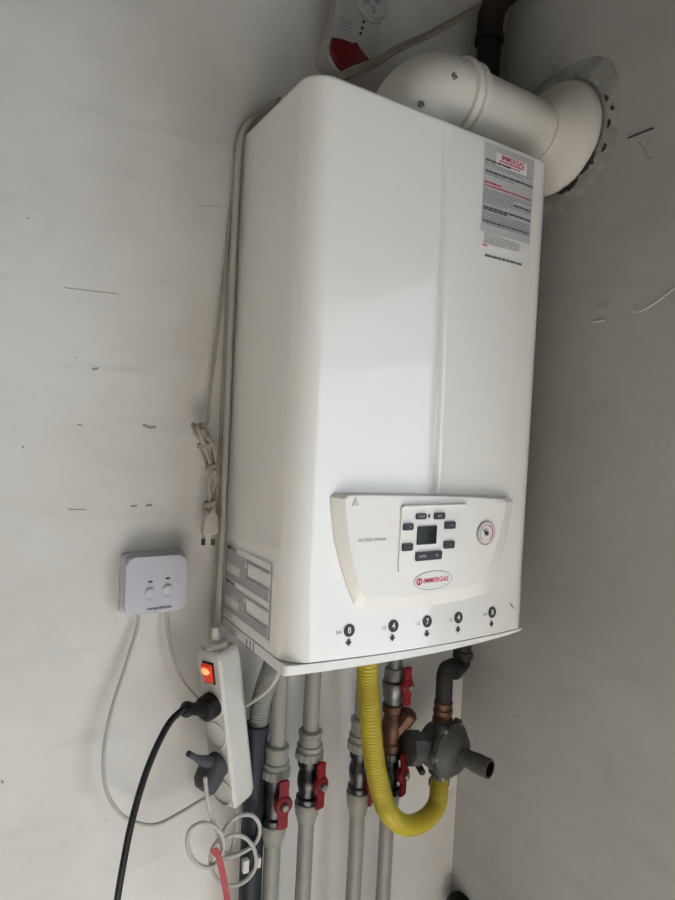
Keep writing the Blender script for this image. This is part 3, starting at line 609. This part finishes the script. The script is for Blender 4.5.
bm.faces.new(pv); tag(obj('ribbon', bm, M['ribbon']), 'red ribbon tied around the coiled white cord', 'ribbon')
for (u0, v0, u1, v1, y), lab in (((243, 860, 248, 871, -.07), 'white cable clip left of the pair under the coiled cord'), ((257, 857, 260, 866, -.065), 'white cable clip right of the pair under the coiled cord')):
    a, c = P(u0, v0, y), P(u1, v1, y); bm = bmesh.new(); box(bm, (a.x, y-.004, c.z), (c.x, y+.004, a.z), .001); tag(obj('cable_clip', bm, M['white_plastic']), lab, 'clip')

# ------------------------------------------------------------------ condensate drain
dr = thing('condensate_drain', 'dark slate drain pipe fed by a grey corrugated hose left of water pipes', 'drain pipe', (P(250, 890, -.045).x, -.045, 0))
hp = smooth_path([P(277, 655, -.10), P(272, 668, -.085), P(265, 688, -.065), P(260, 708, -.05), P(258.5, 728, -.045), P(258, 736, -.045)], 14)
bm = bmesh.new(); tube(bm, hp, lambda i: .0142+(.0012 if i % 2 else -.0006), 20); obj('corrugated_hose', bm, M['corr'], dr)
a, c = P(256.5, 724, -.045), P(250, 890, -.045)
bm = bmesh.new(); xx0 = (a.x+c.x)/2
tube(bm, [Vector((a.x, -.045, a.z)), Vector((a.x+.001, -.045, (a.z+c.z)/2)), Vector((c.x, -.045, c.z)), Vector((c.x-.002, -.045, 0))], .0175, 22); obj('drain_tube', bm, M['drain'], dr)
bm = bmesh.new(); lathe(bm, (a.x, -.045, a.z-.012), (0, 0, 1), [(0, .0175), (.001, .0195), (.012, .0195), (.013, .0165)]); obj('socket_rim', bm, M['drain'], dr)
keep(dr)

# ------------------------------------------------------------------ water pipes with ball valves
PY = -.06
def handle(bm_parent, name, hc, nrm, s=1, tilt=0, squash=1):
    """butterfly lever: plate with two lobes in the plane across nrm"""
    n_, upv, side = frame(nrm); up2 = upv*math.cos(tilt)+side*math.sin(tilt); sd2 = n_.cross(up2)
    half = [(.0, .0115), (.008, .0115), (.013, .0065), (.018, .0062), (.028, .0085), (.035, .0082), (.037, .005), (.037, 0)]
    outl = [(w_, h) for h, w_ in half[1:-1]]; outl = [(w_*s*squash, h*s) for w_, h in outl]
    poly = outl + [(-x, y) for x, y in outl[::-1]] + [(-x, -y) for x, y in outl] + [(x, -y) for x, y in outl[::-1]]
    bm = bmesh.new(); prism(bm, [hc+sd2*x+up2*y for x, y in poly], n_*.005, .0015)
    lathe(bm, hc-n_*.006, n_, [(0, .009*s), (.006, .0142*s), (.011, .0142*s), (.0135, .012*s), (.0135, .0065*s), (.0115, .0060*s)], 24)
    h = obj(name, bm, M['red'], bm_parent); h['label'] = 'red butterfly handle'
    bm = bmesh.new(); lathe(bm, hc+n_*.005, n_, [(0, .0058*s), (.0075, .0058*s), (.009, .0045*s), (.009, 0)], 6); obj('handle_nut', bm, M['light_metal'], h, False)
def water_pipe(u, secs, label, hpx, hy, group='water pipes under the boiler', ztop=None):
    x = P(*u, PY).x; z = lambda v: P(u[0], v, PY).z
    t = thing('water_pipe', label, 'pipe', (x, PY, 0), group)
    for name, v0, v1, m, kind in secs:
        za, zb = (z(v0) if v0 is not None else (ztop or Z0+.004)), (z(v1) if v1 is not None else 0); h = za-zb; bm = bmesh.new(); o = (x, PY, zb)
        if kind == 'pipe': lathe(bm, o, (0, 0, 1), [(0, .0128), (h, .0128)], 24)
        elif kind == 'ring': lathe(bm, o, (0, 0, 1), [(0, .0165), (.002, .019), (h-.002, .019), (h, .0165)], 26)
        elif kind == 'cup': lathe(bm, o, (0, 0, 1), [(0, .0165), (h*.08, .0182), (h*.9, .0170), (h, .0145)], 26)
        elif kind == 'nut':
            lathe(bm, o, (0, 0, 1), [(0, .019), (.002, .0215), (h*.55, .0215), (h*.6, .0192), (h*.7, .0192), (h*.75, .0205), (h-.002, .0205), (h, .0175)], 26)
            for k in range(16):
                a = 2*math.pi*k/16; q = Vector((x+math.cos(a)*.0212, PY+math.sin(a)*.0212, zb+h*.06)); lathe(bm, q, (0, 0, 1), [(0, .0016), (h*.42, .0016)], 6)
        elif kind == 'low': lathe(bm, o, (0, 0, 1), [(0, .0145), (h*.3, .0165), (h*.36, .0182), (h*.93, .0205), (h, .0195)], 26)
        elif kind == 'valve':
            lathe(bm, o, (0, 0, 1), [(0, .0175), (h*.02, .0185), (h*.16, .0185), (h*.2, .0150), (h*.28, .0150), (h*.38, .0172), (h*.5, .0180), (h*.62, .0172), (h*.72, .0150), (h*.8, .0150), (h*.84, .0182), (h*.98, .0182), (h, .0165)], 28)
        ob = obj(name, bm, m, t)
        if kind == 'valve': vz = zb+h*.5
    for (hu, hv) in hpx:
        hc = P(hu, hv, hy); nr = Vector((hc.x-x, hc.y-PY, 0)).normalized()
        bm = bmesh.new(); tube(bm, [Vector((x, PY, hc.z)), hc], .0075, 14); obj('valve_stem', bm, M['valve'], t)
        handle(t, 'handle', hc, nr, 1.0)
    keep(t); return t
pipe, fit, val = M['ppr'], M['ppr_fit'], M['valve']
water_pipe((275, 790), [('upper_pipe', None, 745, pipe, 'pipe'), ('collar', 745, 750, fit, 'ring'), ('adapter', 749, 761, fit, 'cup'), ('union_nut', 760, 776, fit, 'nut'), ('valve_body', 775, 823, val, 'valve'), ('lower_union', 821, 842, fit, 'low'), ('lower_pipe', 840, None, pipe, 'pipe')],
           'leftmost of four grey water pipes, red valve handle lowest', [(282.5, 804)], -.092)
water_pipe((308.5, 775), [('upper_pipe', None, 731, pipe, 'pipe'), ('collar', 730, 735, fit, 'ring'), ('adapter', 734, 745, fit, 'cup'), ('union_nut', 743, 758, fit, 'nut'), ('valve_body', 757, 802, val, 'valve'), ('lower_union', 800, 820, fit, 'low'), ('lower_pipe', 818, None, pipe, 'pipe')],
           'second grey water pipe from left, red valve handle on its right', [(319.5, 785)], -.085)
water_pipe((358, 800), [('upper_pipe', None, 722, pipe, 'pipe'), ('collar', 718, 724, fit, 'ring'), ('adapter', 722, 735, fit, 'cup'), ('union_nut', 733, 750, fit, 'nut'), ('valve_body', 749, 792, val, 'valve'), ('lower_union', 790, 813, fit, 'low'), ('lower_pipe', 811, None, pipe, 'pipe')],
           'third grey water pipe, its valve mostly behind the yellow gas hose', [(370, 783)], -.075)
water_pipe((389, 780), [('upper_nipple', None, 695, M['galv'], 'pipe'), ('steel_coupling', 668, 680, M['galv'], 'cup'), ('steel_union', 682, 704, M['galv'], 'low'), ('brass_strainer', 704, 750, M['brass'], 'valve'), ('valve_body', 750, 793, val, 'valve'), ('lower_union', 791, 812, fit, 'low'), ('lower_pipe', 810, None, pipe, 'pipe')],
           'rightmost grey water pipe with a brass strainer below the boiler', [(402, 774)], -.085)
wp4 = [o for o in C.objects if o.name.startswith('water_pipe') and o.parent is None][-1]
x4 = wp4.location.x; br0 = Vector((x4, PY, P(391, 738, PY).z)); br1 = P(411, 712, -.085)
bm = bmesh.new(); bd = br1-br0; lathe(bm, br0, bd, [(0, .0115), (bd.length*.55, .0115), (bd.length*.58, .0145), (bd.length*.95, .0145), (bd.length, .011)], 8)
o = obj('strainer_branch', bm, M['brass'], wp4, False); o.matrix_parent_inverse = Matrix.Translation(wp4.location).inverted()
# small filling valve close to the tray, right of the fourth pipe
fx = P(404, 672, -.045); fv = thing('filling_valve', 'small whitish valve with red handle under boiler right of fourth pipe', 'valve', (fx.x, fx.y, Z0))
bm = bmesh.new(); lathe(bm, (fx.x, fx.y, Z0+.003), (0, 0, -1), [(0, .020), (.03, .020), (.034, .022), (.050, .022), (.054, .016), (.085, .015), (.088, 0)], 24); obj('valve_body', bm, M['ppr_fit'], fv)
hc = P(406.5, 686, -.085); bm = bmesh.new(); tube(bm, [Vector((fx.x, fx.y, hc.z)), hc], .006, 12); obj('valve_stem', bm, M['galv'], fv)
handle(fv, 'handle', hc, Vector((.1, -1, 0)), .9)
keep(fv)

# ------------------------------------------------------------------ gas regulator, iron elbow and yellow hose
rc = P(441, 746, -.090); ax = (P(486, 767.5, -.178)-rc).normalized()
reg = thing('gas_regulator', 'dark grey cast gas regulator with open round snout facing the room', 'regulator', rc)
rcv = Vector(rc)
bm = bmesh.new()
lathe(bm, rcv-ax*.030, ax, [(0, .022), (.004, .034), (.012, .040), (.026, .042), (.046, .041)], 40)
lathe(bm, rcv-Vector((0, 0, .062)), (0, 0, 1), [(0, .013), (.012, .014), (.016, .020), (.07, .020), (.11, .018)], 20)
d_ = (P(407, 748, -.085)-rcv); lathe(bm, rcv, d_, [(0, .026), (d_.length*.7, .026), (d_.length*.74, .030), (d_.length, .030), (d_.length*1.02, .02)], 8)
obj('body', bm, M['iron'], reg)
bm = bmesh.new(); lathe(bm, rcv+ax*.012, ax, [(0, .045), (.003, .0475), (.012, .0475), (.0145, .044), (.019, .040), (.027, .033), (.031, .022), (.032, .0)], 44)
n_, uu, ss = frame(ax)
for k in range(6):
    a = math.radians(60*k+28); q = rcv+ax*.011+(uu*math.cos(a)+ss*math.sin(a))*.045; lathe(bm, q, ax, [(0, .0095), (.009, .0095), (.011, .008)], 16)
lid = obj('front_cover', bm, M['iron'], reg)
for k in range(6):
    a = math.radians(60*k+28); q = rcv+ax*.022+(uu*math.cos(a)+ss*math.sin(a))*.0465; bm = bmesh.new(); lathe(bm, q, ax, [(0, .0045), (.003, .0045), (.004, .003), (.004, 0)], 12); obj('bolt', bm, M['steel'], lid)
bm = bmesh.new(); lathe(bm, rcv+ax*.036, ax, [(0, .016), (.003, .0148), (.030, .0146), (.032, .0162), (.060, .0162), (.062, .0152), (.062, .0125), (.045, .0122)], 32); obj('snout', bm, M['iron'], reg)
bm = bmesh.new(); lathe(bm, rcv+ax*.081, ax, [(0, .0128), (.0166, .0128), (.0166, 0)], 28); obj('snout_shade_plug', bm, M['bore'], reg)  # black plug near the rim; its colour stands in for shade inside the snout
q = P(421, 770, -.10); bm = bmesh.new(); lathe(bm, q, Vector((-.3, -.9, -.1)), [(-.03, .006), (.006, .006), (.008, .0045), (.008, 0)], 14); obj('test_nipple', bm, M['black_iron'], reg)
keep(reg)
top = rcv+Vector((0, 0, .048))
ge = thing('gas_elbow_pipe', 'black iron gas pipe with double elbow from boiler down to the regulator', 'pipe', (top.x, top.y, top.z))
e1 = P(463, 652, -.075)
pts = [Vector((e1.x, e1.y, Z0+.004)), Vector((e1.x, e1.y, P(462, 656, -.075).z)), P(461, 664, -.076), P(455, 669, -.08), P(448, 668.5, -.085), Vector((top.x+.001, top.y+.001, top.z+.078)), Vector((top.x, top.y, top.z+.058)), Vector((top.x, top.y, top.z+.016))]
bm = bmesh.new(); tube(bm, smooth_path(pts, 6), .0148, 20); obj('double_elbow', bm, M['black_iron'], ge)
bm = bmesh.new(); q0, q1 = pts[3], pts[4]; lathe(bm, q0, q1-q0, [(-.004, .0165), (-.001, .0185), (.008, .0185), (.011, .0165)], 26); lathe(bm, (e1.x, e1.y, pts[1].z-.004), (0, 0, 1), [(0, .0165), (.002, .0182), (.012, .0182), (.014, .0165)], 26); obj('elbow_band', bm, M['black_iron'], ge)
bm = bmesh.new(); lathe(bm, top, (0, 0, 1), [(-.004, .0178), (.004, .0178), (.006, .0155), (.010, .0155), (.012, .0172), (.019, .0172), (.021, .015), (.026, .0165), (.032, .0165)], 26); obj('union_ring', bm, M['brass'], ge)
keep(ge)
bot = rcv-Vector((0, 0, .060))
yh = thing('gas_hose', 'yellow corrugated gas hose looping from boiler underside to the regulator', 'hose', (P(367, 668, -.11).x, -.11, Z0))
hpts = [Vector((P(367, 668, -.11).x, -.11, Z0+.003)), P(367.5, 672, -.112), P(369, 700, -.115), P(371.5, 735, -.118), P(375.5, 768, -.12), P(382.5, 798, -.122), P(390, 814, -.124), P(402, 824, -.124), P(415, 824.5, -.12), P(428, 817, -.113), P(436, 806, -.106), P(438.5, 796, -.102), bot]
sp = smooth_path(hpts, 44); nS = len(sp); k0 = int(nS*.50)
bm = bmesh.new(); tube(bm, sp[:k0+1], lambda i: .0163+(.0007 if (i//2) % 2 else -.0007)*(1 if i < k0-40 else max(0, (k0-i)/40)), 22); obj('ribbed_length', bm, M['yellow'], yh, angle=1.2)
bm = bmesh.new(); tube(bm, sp[k0:], .0163, 22); obj('smooth_length', bm, M['yellow'], yh)
bm = bmesh.new(); lathe(bm, bot-Vector((0, 0, .012)), (0, 0, 1), [(0, .017), (.002, .0188), (.012, .0188), (.016, .015)], 6); obj('hose_nut', bm, M['iron'], yh, False)
keep(yh)

# dark capped pipe in the lower corner
q = P(460, 905, -.04); bm = bmesh.new(); lathe(bm, (q.x, q.y, 0), (0, 0, 1), [(0, .022), (q.z-.02, .022), (q.z-.018, .027), (q.z+.004, .027), (q.z+.012, .022), (q.z+.016, .012), (q.z+.017, 0)], 28); tag(obj('capped_pipe', bm, M['black']), 'black rounded pipe cap low in the room corner', 'pipe')

# ------------------------------------------------------------------ wall marks (flat pencil lines, scuffs and filler strokes)
def mark_right(px, wd, m, name='pencil_mark'):
    pts = smooth_path([PX(u, v, RX-.0006) for u, v in px], 6); bm = bmesh.new(); tube(bm, pts, wd/2, 6); return obj(name, bm, m, wr)
mark_right([(628, 138), (653.5, 128)], .0035, M['ink'])
mark_right([(583, 157), (610, 145.5)], .0035, M['ink'])
mark_right([(639, 143), (643, 148), (646, 156), (651, 158.5)], .0024, M['scuff']); mark_right([(645, 146), (651, 139)], .0018, M['scuff'])
mark_right([(551, 184), (550, 196), (551, 205)], .003, M['scuff']); mark_right([(550, 222), (551.5, 230), (554, 236)], .003, M['scuff'])
mark_right([(629, 304), (637, 312), (655, 303), (676, 287)], .0022, M['scuff_white'], 'filler_stroke')
mark_right([(596, 305), (600, 301.5), (606, 302), (606, 306), (599, 307.5), (596, 305)], .0016, M['scuff'])
mark_right([(593, 322), (606, 320)], .0035, M['scuff_white'], 'filler_stroke')
for u, v in ((557, 46), (552, 56)):
    pass
q = PX(556.5, 69, RX); bm = bmesh.new(); lathe(bm, (RX-.0001, q.y, q.z), (-1, 0, 0), [(0, .0085), (.0012, .0085), (.0016, .006)], 18); obj('plugged_hole', bm, M['scuff'], wr)
wb = [o for o in C.objects if o.name == 'wall_back'][0]
def mark_back(px, wd, m, name='scuff_mark'):
    pts = smooth_path([P(u, v, -.0004) for u, v in px], 6); bm = bmesh.new(); tube(bm, pts, wd/2, 6); return obj(name, bm, m, wb)
for px, wd in (([(64, 287.5), (90, 291), (118, 294)], .0010), ([(92, 370), (98, 368.5)], .0026), ([(68, 509.5), (86, 509.8)], .0013), ([(131, 506.5), (137, 506)], .0028), ([(146, 506), (152, 505.5)], .0028),
               ([(143, 425), (150, 428), (156, 427)], .0032), ([(184, 83), (184.6, 83.4)], .0036), ([(28, 218), (28.6, 218.4)], .0034), ([(75, 357), (75.8, 357.4)], .0034), ([(168, 261), (168.6, 261.3)], .0034),
               ([(22, 447), (24, 447.4)], .003), ([(78, 425), (82, 425.5)], .002), ([(197, 205), (206, 206), (222, 207)], .0007), ([(2, 781), (3, 783)], .003)):
    mark_back(px, wd, M['scuff'])
